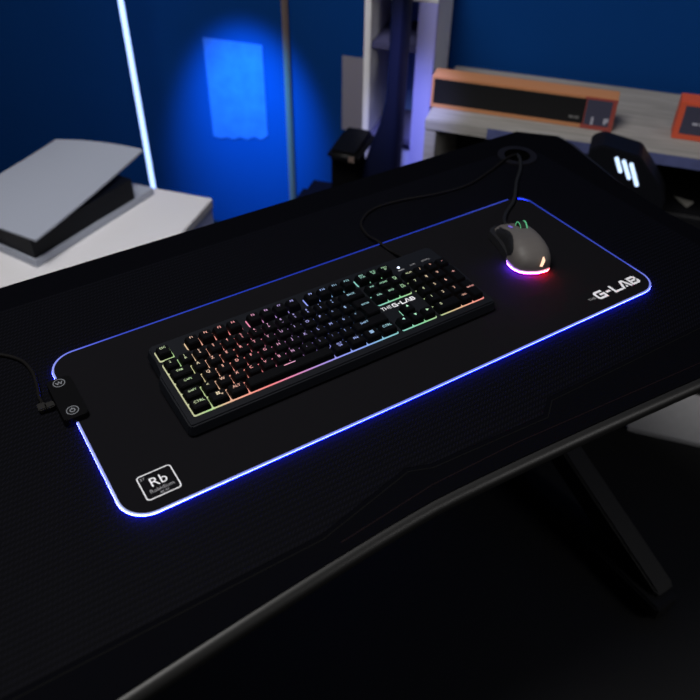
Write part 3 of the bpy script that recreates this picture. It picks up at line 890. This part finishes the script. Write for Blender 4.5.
def display_box(a0, a1, h, label, border, bt, face_fn, taper=False):
    am = (a0 + a1) / 2; w = (a1 - a0) / 2; d = .05
    r = room_empty('display_box', am, .932 if a0 < 0 else .946, .65)
    tag(r, label, 'box')
    bm = bmesh.new(); add_box(bm, -w, 0, 0, w, d, h, .0015); obj('carton', bm, border, r, 40)
    face_fn(r, w, h, bt)
    return r
def vflat(bm, x0, z0, x1, z1, y):
    bm.faces.new([bm.verts.new(p) for p in ((x0, y, z0), (x1, y, z0), (x1, y, z1), (x0, y, z1))])
def vpart(name, rects, y, m, r):
    bm = bmesh.new()
    for q in rects: vflat(bm, *q, y)
    return obj(name, bm, m, r)
def face_long(r, w, h, bt):
    vpart('red_end', [(w - .07, .0005, w - .001, h - .001)], -.0003, mat('dull_red_card', (.30, .06, .05), .6, .3), r)
    vpart('black_window', [(-w + .006, .011, w - .066, h - .006)], -.0006, M['black_card'], r)
    vpart('grey_panel', [(w - .064, .011, w - .010, h - .006)], -.0008, M['slate'], r)
    vpart('white_mark', [(w - .049, .012, w - .044, .030), (w - .022, .016, w - .016, .030), (w - .016, .022, w - .012, .030)], -.0011, mat('card_white', (.40, .40, .48), .6, .2), r)
    vpart('small_print', [(w - .098, .022, w - .088, .027), (w - .086, .022, w - .076, .027)], -.0011, mat('card_grey', (.16, .16, .16), .6, .2), r)
display_box(-.13, .286, .075, 'long flat black box with tan and red rim on the grey shelf', M['tan'], .01, face_long)
def face_small(r, w, h, bt):
    vpart('slate_panel', [(-w + .012, .014, w - .012, h - .008)], -.0006, M['slate'], r)
    vpart('white_mark', [(-w + .034, .036, -w + .046, .042), (-w + .049, .036, -w + .058, .042), (-w + .061, .036, w - .03, .042)], -.0009, mat('card_white', (.40, .40, .48), .6, .2), r)
display_box(.414, .56, .085, 'small box with orange-red frame and slate panel at the right end of the shelf', M['red'], .01, face_small)

# ------------------------------------------------------------------ dark tower with three glowing bars
tw = tag(room_empty('computer_tower', .33, .78), 'black angular tower with three slanted glowing white bars beside the desk', 'computer tower')
prof = [(-.085, 0), (.092, 0), (.092, .585), (.072, .615), (.020, .674), (-.062, .688), (-.084, .674)]
bm = bmesh.new()
A = [bm.verts.new((x, 0, z)) for x, z in prof]; B = [bm.verts.new((x, .074, z)) for x, z in prof]
bm.faces.new(A); bm.faces.new(list(reversed(B)))
for k in range(len(prof)):
    l = (k + 1) % len(prof); bm.faces.new((A[l], A[k], B[k], B[l]))
bmesh.ops.recalc_face_normals(bm, faces=bm.faces)
bmesh.ops.bevel(bm, geom=list(bm.edges), offset=.003, segments=2, affect='EDGES')
obj('casing', bm, mat('tower_black', (.003, .0035, .006), .5, .3), tw, 35)
for (x0, z0, x1, z1) in ((-.0265, .664, -.0130, .637), (-.0110, .660, .0075, .625), (.0050, .656, .0265, .612)):
    bm = bmesh.new(); hw = .0042
    top = [(x0 + hw * math.cos(a), z0 + hw * math.sin(a)) for a in [PI * k / 6 + .2 for k in range(7)]]
    bot = [(x1 + hw * math.cos(a), z1 + hw * math.sin(a)) for a in [PI + PI * k / 6 + .2 for k in range(7)]]
    bm.faces.new([bm.verts.new((x, -.0012, z)) for x, z in top + bot])
    obj('light_bar', bm, M['bars'], tw)

# ------------------------------------------------------------------ things under the shelf, rug
sb = bmesh.new(); add_box(sb, -.20, -.11, 0, .20, .11, .420, .012, 3)
o = obj('floor_crate', sb, mat('crate_black', (.0045, .0048, .0065), .6, .25)); o.location = room(.58, 1.03, .066); o.rotation_euler.z = TH
o.location.z = .0655
tag(o, 'black crate standing under the right half of the grey shelf', 'crate')
bm = bmesh.new(); add_poly_prism(bm, [(-.022, .018), (.008, -.024), (.024, .003)], 0, .003)
o = obj('paper_scrap', bm, M['carton']); o.location = room(.4855, .975, .4865); o.rotation_euler.z = TH
tag(o, 'small pale scrap of card lying on the black crate', 'paper scrap')
bm = bmesh.new(); add_poly_prism(bm, rrect(.485, .680, 1.25, .855, .004), 0, .012, bevel=.003)
o = obj('floor_rug', bm, M['rug']); o.rotation_euler.z = TH
tag(o, 'pale grey rug on the dark floor at the right of the desk', 'rug')

# ------------------------------------------------------------------ lights
def area(name, loc, target, size, energy, col, spread=PI):
    l = bpy.data.lights.new(name, 'AREA'); l.shape = 'DISK'; l.size = size; l.energy = energy; l.color = col
    l.spread = spread
    o = bpy.data.objects.new(name, l); link(o); o.location = loc
    o.rotation_euler = (Vector(target) - Vector(loc)).to_track_quat('-Z', 'Y').to_euler()
    return o
area('ceiling_softbox', (-.5, .1, 2.45), (0, .2, .7), 1.0, 34, (1.0, .98, .96))
area('front_softbox', (1.0, -1.7, 1.5), (.2, 0, .6), .6, 6, (1.0, .98, .97))
def spot(name, loc, target, energy, col, angle, blend=1.0, radius=.03):
    l = bpy.data.lights.new(name, 'SPOT'); l.energy = energy; l.color = col
    l.spot_size = math.radians(angle); l.spot_blend = blend; l.shadow_soft_size = radius
    o = bpy.data.objects.new(name, l); link(o); o.location = loc
    o.rotation_euler = (Vector(target) - Vector(loc)).to_track_quat('-Z', 'Y').to_euler()
    return o
spot('blue_wall_spot', room(-.70, .78, 1.0), room(-.75, 1.25, .36), 140, (.01, .38, 1.0), 42)
spot('violet_spot', room(-.10, .50, 1.35), room(-.19, 1.0, .50), 60, (.40, .44, 1.0), 20)

w = bpy.data.worlds.new('room_dark'); scene.world = w; w.use_nodes = True
w.node_tree.nodes['Background'].inputs[0].default_value = (.10, .12, .22, 1)
w.node_tree.nodes['Background'].inputs[1].default_value = .012

# ------------------------------------------------------------------ camera
cd = bpy.data.cameras.new('camera'); cam = bpy.data.objects.new('camera', cd); link(cam)
R = Matrix(((0.8452894699681547, 0.34474358748083656, -0.4082126539584471), (-0.5341916731076487, 0.5612581122177673, -0.6321618367571701), (0.011178924071980872, 0.7524235445283399, 0.6585847259814048)))
cam.matrix_world = Matrix.Translation((-0.4718577265829127, -0.6768679395020814, 0.6684861248347045 + DZ)) @ R.to_4x4()
cd.sensor_width = 36; cd.lens = 773.946536121784 / 700 * 36; cd.clip_start = .02; cd.clip_end = 50
cd.dof.use_dof = True; cd.dof.focus_distance = 1.0; cd.dof.aperture_fstop = 4.0
scene.camera = cam
scene.view_settings.view_transform = 'Standard'; scene.view_settings.look = 'None'
scene.view_settings.exposure = 0.0; scene.view_settings.gamma = 1.0
scene.cycles.use_denoising = True
